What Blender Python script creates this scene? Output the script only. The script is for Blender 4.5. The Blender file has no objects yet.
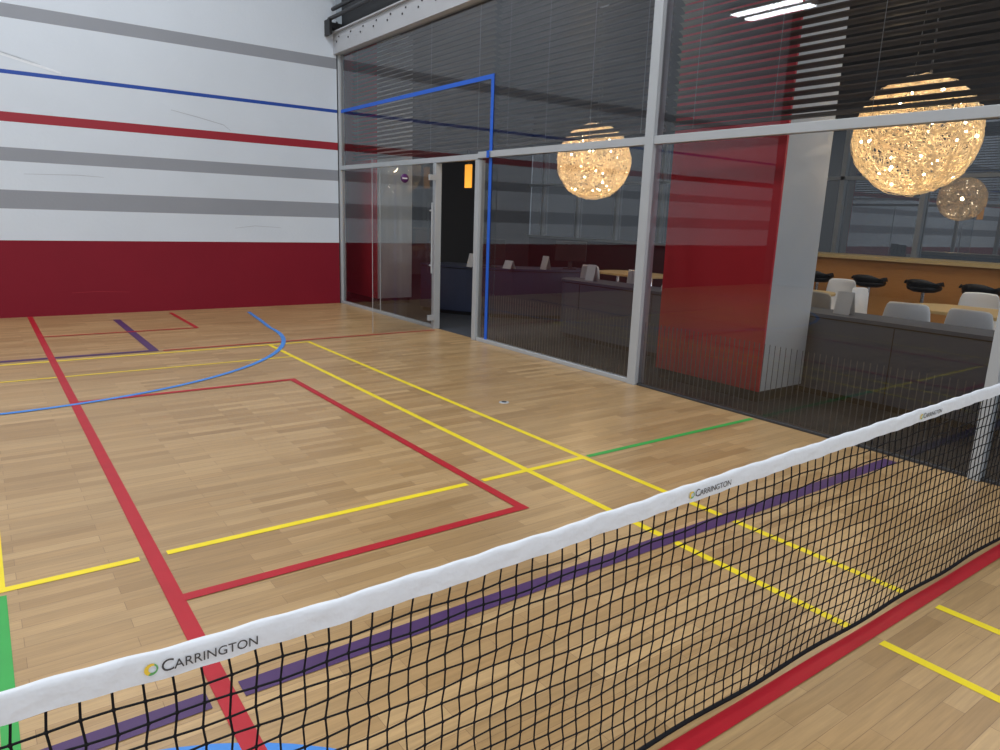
import bpy, bmesh, math, random
from mathutils import Vector, Matrix
random.seed(7)
S=bpy.context.scene
C=bpy.context.collection
G=4.915; W=11.155; XB=12.7

# ---------------- materials ----------------
def mat(name,col,rough=.5,metal=0,spec=.5,var=0.0,vscale=3.0,bump=0.0,bscale=60,emit=None,estr=0):
    m=bpy.data.materials.new(name); m.use_nodes=True; n=m.node_tree; p=n.nodes['Principled BSDF']
    p.inputs['Base Color'].default_value=(*col,1); p.inputs['Roughness'].default_value=rough
    p.inputs['Metallic'].default_value=metal; p.inputs['Specular IOR Level'].default_value=spec
    if emit: p.inputs['Emission Color'].default_value=(*emit,1); p.inputs['Emission Strength'].default_value=estr
    tc=n.nodes.new('ShaderNodeTexCoord')
    no=n.nodes.new('ShaderNodeTexNoise'); no.inputs['Scale'].default_value=vscale; no.inputs['Detail'].default_value=5
    n.links.new(tc.outputs['Object'],no.inputs['Vector'])
    mx=n.nodes.new('ShaderNodeMix'); mx.data_type='RGBA'
    mx.inputs['A'].default_value=(*[c*(1-var) for c in col],1); mx.inputs['B'].default_value=(*[min(1,c*(1+var)) for c in col],1)
    n.links.new(no.outputs['Fac'],mx.inputs['Factor']); n.links.new(mx.outputs['Result'],p.inputs['Base Color'])
    if bump:
        nb=n.nodes.new('ShaderNodeTexNoise'); nb.inputs['Scale'].default_value=bscale; n.links.new(tc.outputs['Object'],nb.inputs['Vector'])
        b=n.nodes.new('ShaderNodeBump'); b.inputs['Strength'].default_value=bump; b.inputs['Distance'].default_value=.01
        n.links.new(nb.outputs['Fac'],b.inputs['Height']); n.links.new(b.outputs['Normal'],p.inputs['Normal'])
    return m
def floor_mat():
    m=bpy.data.materials.new('oak_strip_floor'); m.use_nodes=True; n=m.node_tree; L=n.links; p=n.nodes['Principled BSDF']
    tc=n.nodes.new('ShaderNodeTexCoord')
    def brick(c1,c2,mort,w,h,off):
        b=n.nodes.new('ShaderNodeTexBrick'); b.inputs['Scale'].default_value=1; b.inputs['Brick Width'].default_value=w
        b.inputs['Row Height'].default_value=h; b.inputs['Mortar Size'].default_value=.0011; b.inputs['Mortar Smooth'].default_value=.3
        b.inputs['Color1'].default_value=(*c1,1); b.inputs['Color2'].default_value=(*c2,1); b.inputs['Mortar'].default_value=(*mort,1)
        b.offset=off; b.offset_frequency=2; b.squash=1; L.new(tc.outputs['Object'],b.inputs['Vector']); return b
    b=brick((.56,.372,.182),(.435,.270,.120),(.27,.16,.08),.52,.069,.37)
    b2=brick((1,1,1),(.80,.785,.765),(.93,.93,.93),.52,.069,.37); b2.inputs['Bias'].default_value=.1
    mp=n.nodes.new('ShaderNodeMapping'); mp.inputs['Location'].default_value=(52*.52,138*.069,0); L.new(tc.outputs['Object'],mp.inputs['Vector']); L.new(mp.outputs[0],b2.inputs['Vector'])
    mg=n.nodes.new('ShaderNodeMapping'); mg.inputs['Scale'].default_value=(3,60,1); L.new(tc.outputs['Object'],mg.inputs['Vector'])
    g=n.nodes.new('ShaderNodeTexNoise'); g.inputs['Scale'].default_value=1; g.inputs['Detail'].default_value=6; g.inputs['Roughness'].default_value=.65; L.new(mg.outputs[0],g.inputs['Vector'])
    r=n.nodes.new('ShaderNodeMapRange'); r.inputs['From Min'].default_value=.3; r.inputs['From Max'].default_value=.7; r.inputs['To Min'].default_value=.78; r.inputs['To Max'].default_value=1.1; L.new(g.outputs['Fac'],r.inputs['Value'])
    big=n.nodes.new('ShaderNodeTexNoise'); big.inputs['Scale'].default_value=.6; big.inputs['Detail'].default_value=3; L.new(tc.outputs['Object'],big.inputs['Vector'])
    rb=n.nodes.new('ShaderNodeMapRange'); rb.inputs['From Min'].default_value=.3; rb.inputs['From Max'].default_value=.7; rb.inputs['To Min'].default_value=.92; rb.inputs['To Max'].default_value=1.05; L.new(big.outputs['Fac'],rb.inputs['Value'])
    def mul(a,bb):
        x=n.nodes.new('ShaderNodeMix'); x.data_type='RGBA'; x.blend_type='MULTIPLY'; x.inputs['Factor'].default_value=1; L.new(a,x.inputs['A']); L.new(bb,x.inputs['B']); return x.outputs['Result']
    c=mul(b.outputs['Color'],b2.outputs['Color']); c=mul(c,r.outputs[0]); c=mul(c,rb.outputs[0]); L.new(c,p.inputs['Base Color'])
    rr=n.nodes.new('ShaderNodeMapRange'); rr.inputs['To Min'].default_value=.23; rr.inputs['To Max'].default_value=.38; L.new(g.outputs['Fac'],rr.inputs['Value']); L.new(rr.outputs[0],p.inputs['Roughness'])
    p.inputs['Specular IOR Level'].default_value=.5
    bu=n.nodes.new('ShaderNodeBump'); bu.inputs['Strength'].default_value=.15; bu.inputs['Distance'].default_value=.002; L.new(b.outputs['Fac'],bu.inputs['Height']); bu.invert=True; L.new(bu.outputs[0],p.inputs['Normal'])
    return m
def glass_mat(name='window_glass',tint=(.84,.87,.90),k=1.75):
    m=bpy.data.materials.new(name); m.use_nodes=True; n=m.node_tree; n.nodes.clear(); L=n.links
    o=n.nodes.new('ShaderNodeOutputMaterial'); mx=n.nodes.new('ShaderNodeMixShader'); t=n.nodes.new('ShaderNodeBsdfTransparent'); g=n.nodes.new('ShaderNodeBsdfGlossy')
    f=n.nodes.new('ShaderNodeFresnel'); f.inputs['IOR'].default_value=1.5; mu=n.nodes.new('ShaderNodeMath'); mu.operation='MULTIPLY'; mu.use_clamp=True; mu.inputs[1].default_value=k
    t.inputs['Color'].default_value=(*tint,1); g.inputs['Roughness'].default_value=0; g.inputs['Color'].default_value=(.95,.97,1,1)
    L.new(f.outputs[0],mu.inputs[0]); L.new(mu.outputs[0],mx.inputs[0]); L.new(t.outputs[0],mx.inputs[1]); L.new(g.outputs[0],mx.inputs[2]); L.new(mx.outputs[0],o.inputs[0])
    return m
def wood(name,c1,c2,rough=.4):
    m=mat(name,c1,rough); n=m.node_tree; tc=n.nodes.new('ShaderNodeTexCoord'); mp=n.nodes.new('ShaderNodeMapping'); mp.inputs['Scale'].default_value=(20,1.5,20)
    no=n.nodes.new('ShaderNodeTexNoise'); no.inputs['Detail'].default_value=6; mx=n.nodes.new('ShaderNodeMix'); mx.data_type='RGBA'
    mx.inputs['A'].default_value=(*c1,1); mx.inputs['B'].default_value=(*c2,1)
    n.links.new(tc.outputs['Object'],mp.inputs[0]); n.links.new(mp.outputs[0],no.inputs['Vector']); n.links.new(no.outputs['Fac'],mx.inputs['Factor']); n.links.new(mx.outputs['Result'],n.nodes['Principled BSDF'].inputs['Base Color'])
    return m
M=dict(
 floor=floor_mat(), glass=glass_mat(), doorglass=glass_mat('door_glass',(.9,.93,.93),1.3),
 white=mat('white_plaster',(.64,.705,.785),.7,var=.06,vscale=1.2,bump=.25,bscale=25),
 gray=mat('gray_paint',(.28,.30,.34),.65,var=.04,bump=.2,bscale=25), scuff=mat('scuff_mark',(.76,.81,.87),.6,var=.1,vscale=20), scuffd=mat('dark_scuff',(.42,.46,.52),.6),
 crimson=mat('crimson_paint',(.215,.006,.020),.55,spec=.25,var=.07,vscale=2,bump=.2,bscale=25),
 redline=mat('red_wall_line',(.31,.009,.024),.5),
 blueline=mat('blue_wall_line',(.008,.06,.36),.5),
 lred=mat('court_red',(.42,.011,.022),.45,spec=.35,var=.15,vscale=9), lyel=mat('court_yellow',(.84,.66,.02),.45,spec=.35,var=.1,vscale=9),
 lpur=mat('court_purple',(.070,.031,.112),.45,spec=.35,var=.15,vscale=9), lgrn=mat('court_green',(.04,.36,.07),.45,spec=.35,var=.1,vscale=9), lblu=mat('court_blue',(.06,.24,.66),.45,spec=.35,var=.12,vscale=9),
 alu=mat('brushed_aluminium',(.44,.47,.50),.42,metal=.2,var=.05), steelw=mat('painted_steel',(.44,.46,.49),.5,var=.08,vscale=4),
 darksteel=mat('dark_steel',(.035,.037,.042),.5), black=mat('black_plastic',(.012,.012,.014),.45), 
 tape=mat('white_net_tape',(.70,.73,.785),.75,var=.05,vscale=25,bump=.25,bscale=45), cord=mat('black_net_cord',(.008,.008,.010),.8,spec=.2),
 ink=mat('ink_gray',(.05,.05,.055),.6), inkg=mat('ink_green',(.12,.38,.12),.6), inky=mat('ink_yellow',(.8,.55,.05),.6),
 bluetape=mat('blue_tape',(.008,.11,.62),.45),
 colred=mat('column_red',(.74,.034,.055),.5,var=.04), colgray=mat('column_gray',(.68,.70,.73),.6,var=.04),
 navy=mat('navy_laminate',(.036,.048,.095),.4,var=.08), slate=mat('slate_laminate',(.075,.102,.155),.45,var=.08), seam=mat('dark_seam',(.02,.022,.028),.6),
 chairw=mat('white_chair_plastic',(.85,.86,.88),.35), chairg=mat('gray_chair_plastic',(.5,.5,.5),.4), chrome=mat('chrome',(.75,.75,.77),.15,metal=1),
 tablew=wood('light_wood',(.60,.42,.19),(.70,.52,.26)), barw=wood('orange_wood',(.50,.20,.055),(.64,.30,.09)),
 slat=mat('blind_slat',(.13,.105,.087),.5,var=.1), carpet=mat('dark_carpet',(.030,.037,.052),.8,var=.15,vscale=8,bump=.3,bscale=150),
 inwall=mat('lounge_wall',(.09,.09,.10),.8,var=.05), inceil=mat('lounge_ceiling',(.035,.031,.029),.8), hallwall=mat('hall_wall_dark',(.075,.08,.09),.8,var=.05), rearwall=mat('hall_wall_gray',(.22,.23,.25),.8,var=.05),
 hallceil=mat('hall_ceiling',(.35,.36,.38),.8), stripe=mat('frosted_stripe',(.19,.205,.23),.6), cordw=mat('blind_cord',(.35,.35,.35),.6),
 gold=mat('gold_wire_glow',(.85,.70,.46),.4,metal=.5,emit=(1,.75,.45),estr=.12), paper=mat('white_paper',(.8,.8,.8),.7), purple=mat('purple_sign',(.09,.015,.12),.5),  # gold wire: slight emission added, standing in for light from the bulbs
 orange=mat('orange_sign',(.8,.35,.03),.5,emit=(1,.42,.04),estr=.8), bulb=mat('warm_bulb',(1,.9,.7),.5,emit=(1,.87,.62),estr=25),
 panel=mat('fluorescent_tube',(1,1,1),.5,emit=(.95,.98,1),estr=18), winlight=mat('dusk_window',(.06,.07,.085),.0,spec=1.0,emit=(.35,.40,.46),estr=.08))
M['winlight'].node_tree.nodes['Principled BSDF'].inputs['IOR'].default_value=1.9

# ---------------- mesh helpers ----------------
def link(o,parent=None):
    C.objects.link(o)
    if parent is not None: o.parent=parent
    return o
def empty(name,loc=(0,0,0)):
    e=bpy.data.objects.new(name,None); e.location=loc; e.empty_display_size=.1; return link(e)
def boxes(name,L,mats,parent=None,bevel=0,smooth=False):
    bm=bmesh.new()
    for b in L:
        x0,x1,y0,y1,z0,z1=b[:6]; mi=b[6] if len(b)>6 else 0
        v=[bm.verts.new((x,y,z)) for z in (z0,z1) for y in (y0,y1) for x in (x0,x1)]
        for f in ((0,2,3,1),(4,5,7,6),(0,1,5,4),(2,6,7,3),(0,4,6,2),(1,3,7,5)):
            fc=bm.faces.new([v[i] for i in f]); fc.material_index=mi
    me=bpy.data.meshes.new(name); bm.to_mesh(me); bm.free()
    for m in mats: me.materials.append(M[m])
    o=bpy.data.objects.new(name,me); link(o,parent)
    if bevel:
        md=o.modifiers.new('b','BEVEL'); md.width=bevel; md.segments=2
    return o
def mesh(name,verts,faces,mats,parent=None,midx=None,smooth=False):
    me=bpy.data.meshes.new(name); me.from_pydata([tuple(v) for v in verts],[],faces); 
    for m in mats: me.materials.append(M[m])
    if midx:
        for p,i in zip(me.polygons,midx): p.material_index=i
    if smooth:
        for p in me.polygons: p.use_smooth=True
    me.update(); o=bpy.data.objects.new(name,me); return link(o,parent)
def tube(name,paths,r,m,parent=None,cyclic=False,res=1):
    cu=bpy.data.curves.new(name,'CURVE'); cu.dimensions='3D'; cu.bevel_depth=r; cu.bevel_resolution=res; cu.use_fill_caps=True
    for P in paths:
        s=cu.splines.new('POLY'); s.points.add(len(P)-1)
        for q,p in zip(s.points,P): q.co=(*p,1)
        s.use_cyclic_u=cyclic
    cu.materials.append(M[m]); o=bpy.data.objects.new(name,cu); return link(o,parent)
def extrude_poly(name,pts,z0,z1,m,parent=None,bevel=0):
    n=len(pts); V=[(x,y,z0) for x,y in pts]+[(x,y,z1) for x,y in pts]
    F=[list(range(n))[::-1],list(range(n,2*n))]+[[i,(i+1)%n,n+(i+1)%n,n+i] for i in range(n)]
    o=mesh(name,V,F,[m],parent)
    if bevel:
        md=o.modifiers.new('b','BEVEL'); md.width=bevel; md.segments=2; md.limit_method='ANGLE'
    return o
def lathe(name,prof,m,loc=(0,0,0),parent=None,seg=24):
    V=[];F=[]
    for r,z in prof:
        for i in range(seg):
            a=2*math.pi*i/seg; V.append((loc[0]+r*math.cos(a),loc[1]+r*math.sin(a),loc[2]+z))
    for k in range(len(prof)-1):
        for i in range(seg):
            j=(i+1)%seg; F.append([k*seg+i,k*seg+j,(k+1)*seg+j,(k+1)*seg+i])
    return mesh(name,V,F,[m],parent,smooth=True)

# ---------------- room shell ----------------
X0,Y0,H=-7,-7,8
boxes('floor',[(X0,G+.03,Y0,W,-.2,0)],['floor'])
zs=[(0,.996,'crimson'),(.996,1.394,'white'),(1.394,1.626,'gray'),(1.626,1.98,'white'),(1.98,2.145,'gray'),(2.145,2.455,'white'),(2.455,2.57,'redline'),(2.57,3.02,'white'),
 (3.02,3.068,'blueline'),(3.068,3.67,'white'),(3.67,3.83,'gray'),(3.83,H,'white')]
ms=['crimson','white','gray','redline','blueline']
wf=empty('wall_far')
boxes('painted_wall',[(X0,G-.05,W,W+.15,a,b,ms.index(m)) for a,b,m in zs],ms,wf)
def streak(name,pts,w,m):
    V=[];F=[]
    for i,(x,z) in enumerate(pts):
        ww=w*(.4+.6*math.sin(math.pi*(i+.3)/(len(pts)-.4))); V+=[(x,W-.0015,z-ww/2),(x,W-.0015,z+ww/2)]
    for i in range(len(pts)-1): F.append([2*i,2*i+2,2*i+3,2*i+1])
    mesh(name,V,F,[m],wf)
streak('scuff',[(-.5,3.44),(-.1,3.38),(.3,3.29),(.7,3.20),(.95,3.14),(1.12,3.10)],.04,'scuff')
streak('scuff',[(-.3,3.42),(.2,3.33),(.6,3.24),(.9,3.17)],.008,'scuffd')
streak('scuff',[(2.4,2.80),(2.75,2.74),(3.1,2.67),(3.2,2.60)],.010,'scuffd')
streak('scuff',[(1.0,.30),(1.3,.31),(1.7,.29)],.008,'redline'); streak('scuff',[(.6,1.83),(1.2,1.85),(1.5,1.84)],.008,'scuffd'); streak('scuff',[(3.2,1.20),(3.5,1.24),(3.9,1.22)],.007,'scuffd')
boxes('wall_left',[(X0-.2,X0,Y0,W,0,H)],['hallwall'])
boxes('wall_back',[(X0,XB+.3,Y0-.2,Y0,0,H)],['rearwall'])
boxes('ceiling',[(X0,G,Y0,W,H,H+.2)],['hallceil'])
boxes('wall_above_glass',[(G+.05,G+.25,Y0,W,4.25,H)],['darksteel'])
boxes('lounge_floor',[(G+.03,XB,Y0,16,-.2,-.0)],['carpet'])
boxes('lounge_ceiling',[(G+.25,XB,Y0,16,4.25,4.4)],['inceil'])
boxes('wall_lounge_end',[(G+.05,XB,16,16.2,0,4.4)],['inwall'])
boxes('wall_lounge_side',[(G-.05,G+.05,W+.15,16,0,4.4)],['inwall'])
boxes('wall_lounge_back',[(XB,XB+.2,Y0,16,0,1.0),(XB,XB+.2,Y0,16,3.2,4.4)],['inwall'])
b=[];y=Y0
b2=[]
while y<16:
    b.append((XB+.02,XB+.06,y+.05,min(y+1.35,16),1.0,3.2,0)); b2.append((XB-.07,XB+.08,y-.04,y+.04,1.0,3.2)); y+=1.4
b2+= [(XB-.07,XB+.08,Y0,16,2.35,2.41),(XB-.1,XB+.1,Y0,16,.98,1.04)]
wb=empty('window_1'); boxes('panes',b,['winlight'],wb); boxes('frames',b2,['alu'],wb)

# ---------------- court markings ----------------
def seg(x0,y0,x1,y1,w):
    d=Vector((x1-x0,y1-y0)); n=Vector((-d.y,d.x)).normalized()*w/2
    return [(x0+n.x,y0+n.y),(x1+n.x,y1+n.y),(x1-n.x,y1-n.y),(x0-n.x,y0-n.y)]
def marks(name,segs,m,z):
    V=[];F=[]
    for i,s in enumerate(segs):
        q=seg(*s); k=len(V); V+=[(x,y,z+.00012*i) for x,y in q]; F.append([k+3,k+2,k+1,k])
    return mesh(name,V,F,[m])
RX=.496
marks('court_lines_yellow',[(2.582,1.16,2.582,7.89,.042),(2.582,-3,2.582,1.04,.042),(3.043,1.16,3.043,7.89,.042),(3.043,-3,3.043,1.04,.042),
  (.55,3.173,2.14,3.173,.042),(2.25,3.173,3.06,3.173,.042),(-3.2,3.173,.44,3.173,.042),(-.06,3.19,-.06,7.89,.042),
  (-2.9,7.89,3.064,7.89,.042),(-2.9,7.13,2.6,7.13,.03)],'lyel',.0010)
marks('court_lines_green',[(3.08,3.173,G-.06,3.173,.042),(-.06,1.2,-.06,3.12,.045)],'lgrn',.0024)
marks('court_lines_purple',[(RX+.05,2.064,G-.12,2.064,.085),(-4,2.064,RX-.05,2.064,.085),(1.42,8.06,1.42,10.5,.085),(-1,8.06,1.46,8.06,.085)],'lpur',.0028)
marks('court_lines_red',[(RX,-3,RX,W,.06),(RX+.03,2.739,2.232,2.739,.055),(2.202,2.739,2.202,6.126,.055),(RX+.03,6.126,2.232,6.126,.055),
  (-4,1.102,G-.05,1.102,.062),(2.17,9.4,2.17,10.9,.05),(RX,9.4,2.17,9.4,.05),(1.5,8.02,G-.08,8.02,.04)],'lred',.0034)
def band(pts,w,z,V,F):
    n=len(pts); k=len(V)
    for i,p in enumerate(pts):
        a=Vector(pts[max(i-1,0)]); c=Vector(pts[min(i+1,n-1)]); d=(c-a).normalized(); nn=Vector((-d.y,d.x))*w/2
        V+= [(p[0]+nn.x,p[1]+nn.y,z),(p[0]-nn.x,p[1]-nn.y,z)]
    for i in range(n-1): F.append([k+2*i,k+2*i+1,k+2*i+3,k+2*i+2])
V=[];F=[]
arc=[]
for i in range(49):
    a=math.pi+math.pi*i/48; arc.append((-.06+3.04*math.cos(a),9.08+3.06*math.sin(a)))
arc=[(-3.3,W-.3),(-3.2,10.2)]+arc+[(3.07,9.7),(3.13,10.2),(3.18,10.6)]
band(arc,.05,.0046,V,F)
band([(-.13+1.11*math.cos(2*math.pi*i/64),.86+1.11*math.sin(2*math.pi*i/64)) for i in range(65)],.06,.0032,V,F)
o=mesh('court_lines_blue',V,F,['lblu'])
bm=bmesh.new(); bm.from_mesh(o.data)
for f in bm.faces:
    f.normal_update()
    if f.normal.z<0: f.normal_flip()
bm.to_mesh(o.data); bm.free()
fs=empty('floor_socket',(3.42,4.55,0)); lathe('cover',[(0,.004),(.03,.004),(.04,.002),(.042,0)],'alu',parent=fs); lathe('cap',[(0,.007),(.02,.007),(.022,.004)],'darksteel',parent=fs)

# ---------------- glass wall ----------------
mulls=[-4.2,-1.3,1.6,4.507]
fr=[]
for y in mulls:
    hw=.032 if y<4 else .05
    fr.append((G-.045,G+(.05 if y<4 else .08),y-hw,y+hw,0,3.88,0))
fr+= [(G-.033,G+.04,Y0,7.18,2.165,2.235,0),(G-.033,G+.04,7.18,W-.05,2.15,2.215,0)]
fr+= [(G-.03,G+.045,4.56,7.13,0,.04,0),(G-.03,G+.045,8.2,W-.06,0,.04,0),(G-.02,G+.045,Y0,4.45,0,.02,1)]
fr+= [(G-.036,G+.05,W-.05,W-.002,0,3.88,0)]
fr+= [(G-.04,G+.052,8.12,8.19,0,2.145,0),(G-.04,G+.052,7.14,7.22,0,2.145,0)]
gw=empty('glass_wall')  # parent of the whole glass wall: frame, panes, film, tape
boxes('frame',fr,['alu','darksteel'],gw,bevel=.003)
pan=[];F=[]
def pane(y0,y1,z0,z1):
    k=len(pan); pan.extend([(G,y0,z0),(G,y1,z0),(G,y1,z1),(G,y0,z1)]); F.append([k,k+3,k+2,k+1])
ys=[Y0]+mulls+[W]
for a,b_ in zip(ys[:-1],ys[1:]): pane(a,b_,2.2,3.88)
for a,b_ in zip(ys[:-2],ys[1:-1]): pane(a,b_,0,2.2)
pane(4.507,7.18,0,2.2); pane(8.16,W,0,2.2)
mesh('panes',pan,F,['glass'],gw)
st=[];y=-4
while y<7.05:
    if all(abs(y-m)>.07 for m in mulls): st.append((G+.004,G+.006,y-.003,y+.003,.03,.60))
    y+=.046
boxes('striped_film',st,['stripe'],gw)
boxes('butt_joint',[(G-.004,G+.004,9.76,9.775,.04,2.15)],['alu'],gw)
boxes('blue_boundary_tape',[(G-.048,G-.046,6.93,6.985,2.16,2.24),(G-.008,G-.005,6.93,6.985,.0,3.019),(G-.008,G-.005,6.93,W-.05,3.02,3.07)],['bluetape'],gw)
bl=[(G-.10,G-.085,Y0,W,3.90,4.17,0),(G-.10,G+.04,Y0,W,3.88,3.90,0),(G-.14,G+.04,Y0,W,4.17,4.19,0)]
bm_=empty('steel_beam'); boxes('channel',bl,['steelw'],bm_)
bb=[]
y=0
while y<W:
    for dy,z in ((0,4.10),(.09,4.04)):
        bb.append((G-.112,G-.10,y+dy-.012,y+dy+.012,z-.012,z+.012))
    y+=.42
boxes('bolts',bb,['darksteel'],bm_,bevel=.004)
pp=empty('pipe_bracket'); boxes('plate',[(G-.22,G-.02,W-.16,W-.002,4.22,4.30),(G-.24,G-.20,W-.2,W-.002,4.12,4.34)],['black'],pp)
tube('pipes',[[(G-.2,W-.1,4.35),(G-.2,2,4.35)],[(G-.14,W-.1,4.5),(G-.14,2,4.5)],[(G-.17,W-.1,4.7),(G-.17,2,4.7)]],.03,'darksteel',pp,res=3)
def blinds(y0,y1,name):
    e=empty(name); V=[];F=[]; z=2.36; w=.026; tilt=math.radians(28)
    X=G+.20
    while z<3.95:
        k=len(V)
        P=[(-w,w*math.tan(tilt)-.003),(0,0.002),(w,-w*math.tan(tilt)-.003)]
        for yy in (y0,y1):
            for dx,dz in P: V.append((X+dx,yy,z+dz))
        F+= [[k,k+1,k+4,k+3],[k+1,k+2,k+5,k+4]]
        z+=.062
    o=mesh('slats',V,F,['slat'],e,smooth=True); md=o.modifiers.new('s','SOLIDIFY'); md.thickness=.002
    boxes('bottom_rail',[(X-.03,X+.03,y0,y1,2.30,2.325)],['slat'],e)
    boxes('head_rail',[(X-.05,X+.05,y0,y1,3.97,4.05)],['darksteel'],e)
    c=[];y=y0+.25
    while y<y1: c+= [[(X-.036,y,2.3),(X-.036,y,4.0)]]; y+=(y1-y0-.5)/3.001
    tube('cords',c,.0022,'cordw',e)
ms2=[-4.2,-1.3,1.6,4.507,7.18,W]
for a,b_ in zip(ms2[:-1],ms2[1:]): blinds(a+.05,b_-.05,'window_blind')
dr=empty('door_1')
mesh('leaf',[(3.98,8.12,.01),(4.86,8.12,.01),(4.86,8.12,2.14),(3.98,8.12,2.14)],[[0,1,2,3]],['doorglass'],dr)
boxes('leaf_edge',[(3.977,3.981,8.116,8.124,.01,2.14),(4.78,4.87,8.10,8.14,1.93,2.0),(4.78,4.87,8.10,8.14,.12,.19)],['alu'],dr)
tube('handle',[[(4.80,8.07,.75),(4.80,8.07,1.65)],[(4.80,8.12,.85),(4.80,8.07,.85)],[(4.80,8.12,1.55),(4.80,8.07,1.55)]],.012,'alu',dr,res=3)
sg=empty('round_sign',(4.42,8.11,1.93)); o=lathe('disc',[(0,.004),(.055,.004),(.055,0)],'purple',parent=sg); o.rotation_euler=(math.pi/2,0,0)
boxes('sign_text_bar',[(-.035,.035,-.0065,-.005,-.008,.008)],['paper'],sg)
sg=empty('orange_sign'); boxes('plate',[(G+.115,G+.135,7.54,7.68,1.84,2.12)],['orange'],sg,bevel=.004); boxes('hanger',[(G+.12,G+.13,7.60,7.62,2.12,2.30)],['darksteel'],sg)
# ---------------- columns in lounge ----------------
def column(y0,y1,name):
    e=empty(name)
    boxes('shaft',[(5.36,6.0,y0,y1,.1,4.25)],['colgray'],e)
    boxes('red_panel',[(5.335,5.36,y0,y1,.1,4.25)],['colred'],e)
    boxes('plinth',[(5.37,5.98,y0+.03,y1-.03,0,.1)],['black'],e)
column(3.46,4.62,'red_column'); column(10.75,11.9,'red_column')
# ---------------- counters ----------------
def arcpts(cx,cy,r,a0,a1,n=14):
    return [(cx+r*math.cos(math.radians(a0+(a1-a0)*i/n)),cy+r*math.sin(math.radians(a0+(a1-a0)*i/n))) for i in range(n+1)]
def desk(name,outer,m,ztop=.75):
    e=empty(name)
    extrude_poly('body',outer,.06,ztop-.045,m,e)
    def off(d): 
        r=[]
        for i,p in enumerate(outer):
            a=Vector(outer[i-1]); b=Vector(outer[(i+1)%len(outer)]); t=(b-a).normalized(); n=Vector((t.y,-t.x)); r.append((p[0]+n.x*d,p[1]+n.y*d))
        return r
    extrude_poly('shadow_gap',off(-.012),ztop-.045,ztop-.03,'seam',e)
    extrude_poly('top',off(.015),ztop-.03,ztop,m,e)
    extrude_poly('kick',off(-.04),0,.06,'black',e)
    return e
e=desk('lounge_counter',[(6.08,-3),(6.5,-3)]+arcpts(6.29,6.85,.21,0,180,14),'slate')
boxes('panel_seams',[(6.077,6.081,y-.004,y+.004,.06,.705) for y in (-1.8,-.6,.6,1.8,2.75,4.2,5.4,6.6)],['seam'],e)
desk('reception_desk',arcpts(8.0,10.3,2.35,190,262,20)[0:]+[(7.75,8.55)]+arcpts(8.0,10.3,1.75,262,190,20),'navy')
e=empty('bar_counter')
boxes('front',[(10.3,10.36,-2,6.5,.1,1.08)],['barw'],e); boxes('top',[(10.22,10.9,-2,6.5,1.08,1.13)],['tablew'],e); boxes('body',[(10.36,10.8,-2,6.5,0,1.08)],['black'],e)
def stool(x,y,ang):
    e=empty('bar_stool',(x,y,0)); e.rotation_euler=(0,0,ang)
    lathe('base',[(0,0),(.21,0),(.21,.012),(.04,.03),(.03,.06)],'chrome',parent=e)
    tube('column',[[(0,0,.03),(0,0,.74)]],.025,'chrome',e,res=3)
    tube('footrest',[[(.17*math.cos(a),.17*math.sin(a),.3) for a in [2*math.pi*i/20 for i in range(20)]]],.01,'chrome',e,cyclic=True,res=2)
    lathe('seat',[(0,.74),(.12,.74),(.19,.77),(.205,.80),(.19,.825),(.1,.815),(0,.81)],'black',parent=e)
    V=[];F=[];n=12
    for k,(z,r) in enumerate(((.80,.20),(.86,.215),(.91,.215))):
        for i in range(n+1):
            a=math.pi*(1+ i/n); hz=z-(.08*abs(math.cos(a))**3 if k==2 else 0); V.append((r*math.cos(a),r*math.sin(a),hz))
    for k in range(2):
        for i in range(n): q=k*(n+1)+i; F.append([q,q+1,q+n+2,q+n+1])
    o=mesh('backrest',V,F,['black'],e,smooth=True); md=o.modifiers.new('s','SOLIDIFY'); md.thickness=.025
for y in (5.6,4.85,4.15,3.5,2.8,2.1): stool(9.8,y,-math.pi/2)
def table(x,y,l,w,ang=0,z=.75):
    e=empty('lounge_table',(x,y,0)); e.rotation_euler=(0,0,ang)
    pts=[]
    for sx,sy,a in ((1,1,0),(-1,1,90),(-1,-1,180),(1,-1,270)):
        r=min(w,l)*.42
        pts+=arcpts(sx*(w/2-r),sy*(l/2-r),r,a,a+90,8)
    extrude_poly('top',pts,z-.03,z,'tablew',e,bevel=.005)
    for s in (-1,1):
        lathe('leg',[(.22,0),(.22,.015),(.03,.03),(.03,z-.03)],'chrome',(0,s*l*.28,0),e)
    return e
table(7.62,2.25,2.2,.85,0,.78); table(7.9,5.1,1.5,.75,0,.76); table(7.75,-.6,1.8,.8); table(7.9,7.4,1.2,.75)
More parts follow.
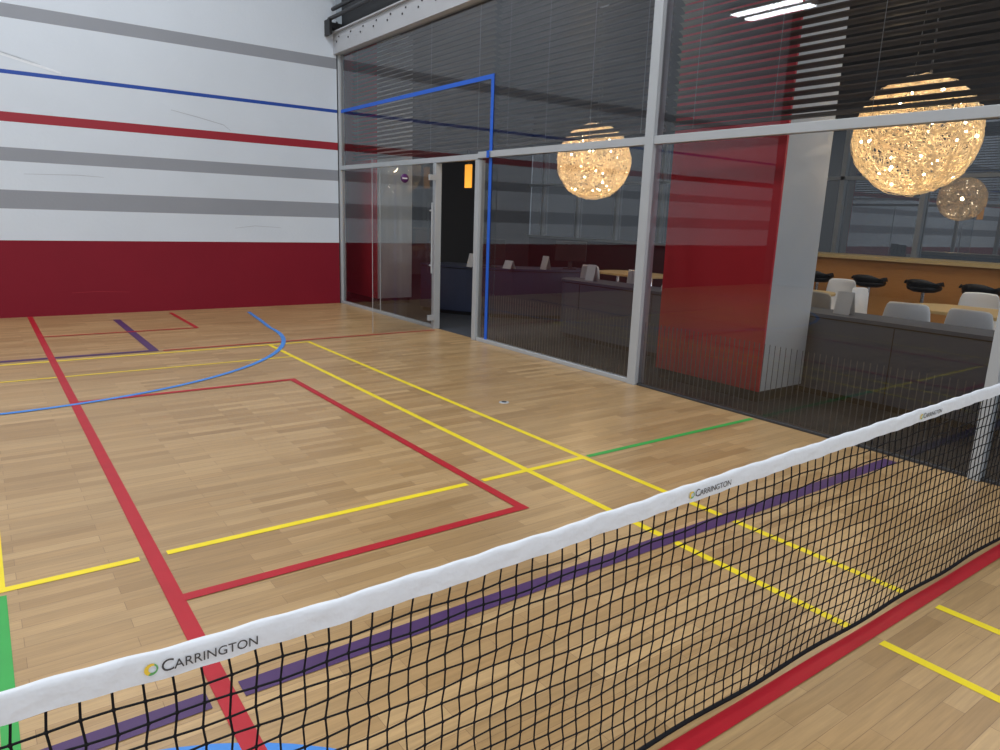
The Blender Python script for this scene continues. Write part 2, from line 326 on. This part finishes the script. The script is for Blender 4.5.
def chair(x,y,ang,m='chairw',arm=False):
    e=empty('lounge_chair',(x,y,0)); e.rotation_euler=(0,0,ang)
    prof=[(.23,.435),(.20,.45),(.1,.445),(-.05,.435),(-.15,.445),(-.2,.50),(-.225,.60),(-.245,.74),(-.26,.89)]
    hw=[.19,.21,.22,.22,.22,.215,.21,.20,.18]
    V=[];F=[];n=7
    for (py,pz),w in zip(prof,hw):
        for i in range(n):
            t=-1+2*i/(n-1); back=max(0,(pz-.47)/.33)
            V.append((w*t,py+.05*t*t*back,pz+.025*t*t*(1-back)))
    for r in range(len(prof)-1):
        for i in range(n-1):
            k=r*n+i; F.append([k,k+1,k+n+1,k+n])
    o=mesh('shell',V,F,[m],e,smooth=True); md=o.modifiers.new('s','SOLIDIFY'); md.thickness=.014; md=o.modifiers.new('u','SUBSURF'); md.levels=1; md.render_levels=1
    tube('legs',[[(sx*.15,sy*.13,.43),(sx*.21,sy*.21,0)] for sx in(-1,1) for sy in (-1,1)]+[[(-.15,.13,.42),(.15,.13,.42)],[(-.15,-.13,.42),(.15,-.13,.42)]],.011,'chrome',e,res=2)
    if arm: tube('arms',[[(s*.2,-.19,.52),(s*.25,-.1,.64),(s*.25,.12,.64),(s*.2,.16,.45)] for s in (-1,1)],.014,m,e,res=3)
pi=math.pi
for y,da in ((2.95,.15),(2.4,-.1),(1.8,.2)): chair(6.83,y,-pi/2+da)
for y,da in ((3.05,.1),(2.35,-.15),(1.65,0)): chair(8.4,y,pi/2+da)
chair(6.95,3.72,-pi/2-.5,'chairg',True); chair(7.7,3.7,pi)
for y in (4.7,5.45): chair(7.2,y,-pi/2-.1,arm=True); chair(8.6,y,pi/2)
chair(7.15,6.45,-1.9,arm=True); chair(7.2,7.4,-pi/2,arm=True); chair(8.6,7.4,pi/2); chair(6.82,-.5,-pi/2); chair(6.82,-1.2,-pi/2)
def stand(x,y,z,w=.15,h=.2,ang=0):
    e=empty('menu_stand',(x,y,z)); e.rotation_euler=(0,0,ang)
    mesh('card',[(-.02,-w/2,0),(-.02,w/2,0),(.03,w/2,h),(.03,-w/2,h),(.08,-w/2,0),(.08,w/2,0)],[[0,1,2,3],[3,2,5,4]],['paper'],e)
stand(6.25,6.6,.75); stand(6.25,5.35,.75,.12,.16); stand(6.25,3.3,.75,.15,.2)
stand(6.0,8.95,.75); stand(6.4,8.55,.75,.2,.12); stand(6.9,8.3,.75,.14,.2)
for i,(x,y) in enumerate(((6.35,8.95),(7.4,8.28))):
    e=empty('computer_monitor',(x,y,.75)); e.rotation_euler=(0,0,.8)
    boxes('screen',[(-.015,.015,-.24,.24,.12,.42)],['black'],e,bevel=.006); boxes('neck',[(.015,.03,-.03,.03,.01,.3),(-.08,.1,-.1,.1,0,.012)],['darksteel'],e)

# ---------------- wire globe lamps ----------------
def globe(x,y,z,r):
    e=empty('wire_globe_pendant_lamp',(x,y,z)); P=[]
    for k in range(165):
        ax=Vector((random.gauss(0,1),random.gauss(0,1),random.gauss(0,1))).normalized()
        u=ax.orthogonal().normalized(); v=ax.cross(u); off=random.uniform(-.75,.75)*r*random.random(); rr=math.sqrt(max(.01,r*r-off*off))*random.uniform(.93,1.0)
        ph=random.uniform(0,6.28); fq=random.choice((5,7,9)); am=random.uniform(.005,.03)
        P.append([tuple(ax*(off+am*math.sin(fq*t+ph))+ (u*math.cos(t)+v*math.sin(t))*rr*(1+am*.6*math.sin(fq*1.0*t+ph*2))) for t in [2*math.pi*i/40 for i in range(40)]])
    tube('wire_shell',P,.0026,'gold',e,cyclic=True,res=0)
    bm=bmesh.new()
    for k in range(34):
        d=Vector((random.gauss(0,1),random.gauss(0,1),random.gauss(0,1))).normalized()*r*random.uniform(.6,.97)
        bmesh.ops.create_icosphere(bm,subdivisions=1,radius=.013,matrix=Matrix.Translation(d))
    me=bpy.data.meshes.new('bulbs'); bm.to_mesh(me); bm.free(); me.materials.append(M['bulb']); link(bpy.data.objects.new('bulbs',me),e)
    tube('cables',[[(dx,dy,r*.85),(dx*.3,dy*.3,4.24-z)] for dx,dy in ((.1,0),(-.08,.06),(-.05,-.08))],.002,'cordw',e)
    lathe('canopy',[(0,4.25-z),(.08,4.25-z),(.07,4.21-z),(0,4.2-z)],'alu',parent=e)
    l=bpy.data.lights.new('glow','POINT'); l.energy=24; l.color=(1,.74,.45); l.shadow_soft_size=.03; link(bpy.data.objects.new('glow',l),e)
globe(6.9,7.35,2.27,.50); globe(6.9,3.2,2.33,.515)
e=empty('fluorescent_pendant_light')
boxes('housing',[(-2.2,-1.96,7.5,8.85,5.2,5.26),(-1.8,-1.56,7.5,8.85,5.2,5.26)],['alu'],e); boxes('tubes',[(-2.18,-1.98,7.53,8.82,5.18,5.199),(-1.78,-1.58,7.53,8.82,5.18,5.199)],['panel'],e)
boxes('cross_bars',[(-2.2,-1.56,y,y+.04,5.26,5.28) for y in (7.8,8.5)],['alu'],e); tube('hangers',[[(-1.88,y+.02,5.28),(-1.88,y+.02,8.0)] for y in (7.8,8.5)],.006,'alu',e)

# ---------------- net ----------------
net=empty('tennis_net'); NY=1.14; NX0,NX1=-2.0,4.45
kn=[(-2,.87),(-.5,.825),(0,.806),(.32,.792),(.86,.797),(1.76,.822),(3.57,.863),(4.45,.878)]
def top(x):
    for (a,za),(b,zb) in zip(kn[:-1],kn[1:]):
        if x<=b:
            t=(x-a)/(b-a); return za+(zb-za)*t
    return kn[-1][1]
def topz(x): return sum(top(min(NX1,max(NX0,x+d))) for d in (-.2,-.1,0,.1,.2))/5
TH=.052
def sway(x,f): return .012*math.sin(1.7*x+.5)*f*(1-f)*4 + .004*math.sin(9*x)*(1-f)
P=[];cell=.0445
nx=int((NX1-NX0)/cell); zb=.03
nr=17
def node(i,j):
    x=NX0+(NX1-NX0)*i/nx; f=j/nr; tz=topz(x)-TH+.004
    jx=(math.sin(i*12.9+j*4.1)*.003); jz=math.sin(i*7.3+j*9.7)*.003 if 0<j<nr else 0
    return (x+jx+.012*math.sin(j*.35+x*2)*(1-f), NY+sway(x,f), zb+(tz-zb)*f+jz+.006*math.sin(x*4)*(1-f)*f*2)
for i in range(nx+1): P.append([node(i,j) for j in range(nr+1)])
for j in range(1,nr): P.append([node(i,j) for i in range(nx+1)])
tube('mesh',P,.0021,'cord',net,res=1)
bm=bmesh.new()
for i in range(nx+1):
    for j in range(1,nr):
        bmesh.ops.create_icosphere(bm,subdivisions=1,radius=.0042,matrix=Matrix.Translation(node(i,j)))
me=bpy.data.meshes.new('knots'); bm.to_mesh(me); bm.free(); me.materials.append(M['cord']); link(bpy.data.objects.new('knots',me),net)
tube('bottom_rope',[[node(i,0) for i in range(nx+1)]],.007,'cord',net,res=2)
V=[];F=[];n=400
for i in range(n+1):
    x=NX0+(NX1-NX0)*i/n; z=topz(x)+.0013*math.sin(x*23)+.001*math.sin(x*61); w=.0014*math.sin(x*31)+.0016*math.sin(x*57+1)+.0008*math.sin(x*130)
    sec=[(-.006,-TH),(-.0065+w,-TH*.6),(-.007-w,-TH*.25),(-.005,-.004),(0,0),(.005,-.004),(.007-w,-TH*.25),(.0065+w,-TH*.6),(.006,-TH)]
    for dy,dz in sec: V.append((x,NY+dy,z+dz))
m_=9
for i in range(n):
    for j in range(m_-1):
        k=i*m_+j; F.append([k,k+m_,k+m_+1,k+1])
mesh('top_band',V,F,['tape'],net,smooth=True)
def lettering(x0):
    ang=math.atan2(topz(x0+.17)-topz(x0),.17)
    for body,sz,dx in (('C',.030,.026),('ARRINGTON',.0235,.046)):
        tc=bpy.data.curves.new('lettering','FONT'); tc.body=body; tc.size=sz; tc.extrude=.0002; tc.space_character=1.0; tc.materials.append(M['ink'])
        o=link(bpy.data.objects.new('lettering',tc),net); o.location=(x0+dx,NY-.0105,topz(x0+dx)-.038); o.rotation_euler=(math.pi/2,-ang,0)
    for a0,a1,mm in ((60,240,'inky'),(-120,60,'inkg')):
        pts=arcpts(0,0,.0105,a0,a1,10)+arcpts(.002,0,.006,a1,a0,10)
        o=mesh('logo',[(px,0,py) for px,py in pts],[list(range(len(pts)))],[mm],net); o.location=(x0+.012,NY-.0105,topz(x0)-.028)
for x0 in (-1.19,.148,1.482,2.812): lettering(x0)
for sx in (NX0-.03,NX1+.03):
    pz=topz(max(NX0,min(NX1,sx)))
    tube('post',[[(sx,NY,.006),(sx,NY,pz+.02)]],.02,'tape',net,res=4)
    boxes('foot',[(sx-.03,sx+.03,NY-.3,NY+.12,.006,.04)],['black'],net,bevel=.008)

# ---------------- lights ----------------
def area(name,loc,rot,sx,sy,e,col=(1,1,1)):
    l=bpy.data.lights.new(name,'AREA'); l.shape='RECTANGLE'; l.size=sx; l.size_y=sy; l.energy=e; l.color=col
    o=link(bpy.data.objects.new(name,l)); o.location=loc; o.rotation_euler=rot; return o
for i,(x,y) in enumerate(((-3.5,-2),(1.2,-2),(-3.5,3.5),(1.2,3.5),(-3.5,8.3),(1.2,8.3))):
    area('hall_ceiling_lamp',(x,y,7.9),(0,0,0),1.6,3.2,182 if y<8 else 162,(.94,.97,1))
area('rear_daylight_fill',(-1,-6.8,4.2),(math.radians(90),0,0),9,5,340,(.87,.94,1))  # added unseen light at the rear wall, standing in for daylight; no window there
area('lounge_fill',(8.5,3,4.1),(0,0,0),2,5,70,(1,.92,.82)); area('lounge_fill',(8.5,10,4.1),(0,0,0),2,4,35,(1,.92,.82))  # added fill lights to brighten the lounge, no fixtures behind them
area('lounge_rear_fill',(8,-6.8,2.2),(math.radians(90),0,0),5,3,190,(.85,.93,1))  # added unseen fill to light the column's near side
w=bpy.data.worlds.new('w'); S.world=w; w.use_nodes=True; w.node_tree.nodes['Background'].inputs[0].default_value=(.6,.7,.8,1); w.node_tree.nodes['Background'].inputs[1].default_value=.3
S.view_settings.view_transform='Standard'; S.view_settings.exposure=0

# ---------------- camera ----------------
yaw,pit,roll=[math.radians(a) for a in (36.513,12.573,-1.98)]
f=Vector((math.sin(yaw)*math.cos(pit),math.cos(yaw)*math.cos(pit),-math.sin(pit))); r=Vector((math.cos(yaw),-math.sin(yaw),0)); d=f.cross(r)
r2=r*math.cos(roll)+d*math.sin(roll); d2=f.cross(r2)
cd=bpy.data.cameras.new('camera'); cd.sensor_width=36; cd.lens=708.35*36/1000; cd.clip_start=.02
co=link(bpy.data.objects.new('camera',cd)); up=-d2; bk=-f
co.matrix_world=Matrix(((r2.x,up.x,bk.x,0),(r2.y,up.y,bk.y,0),(r2.z,up.z,bk.z,1.5),(0,0,0,1)))
S.camera=co
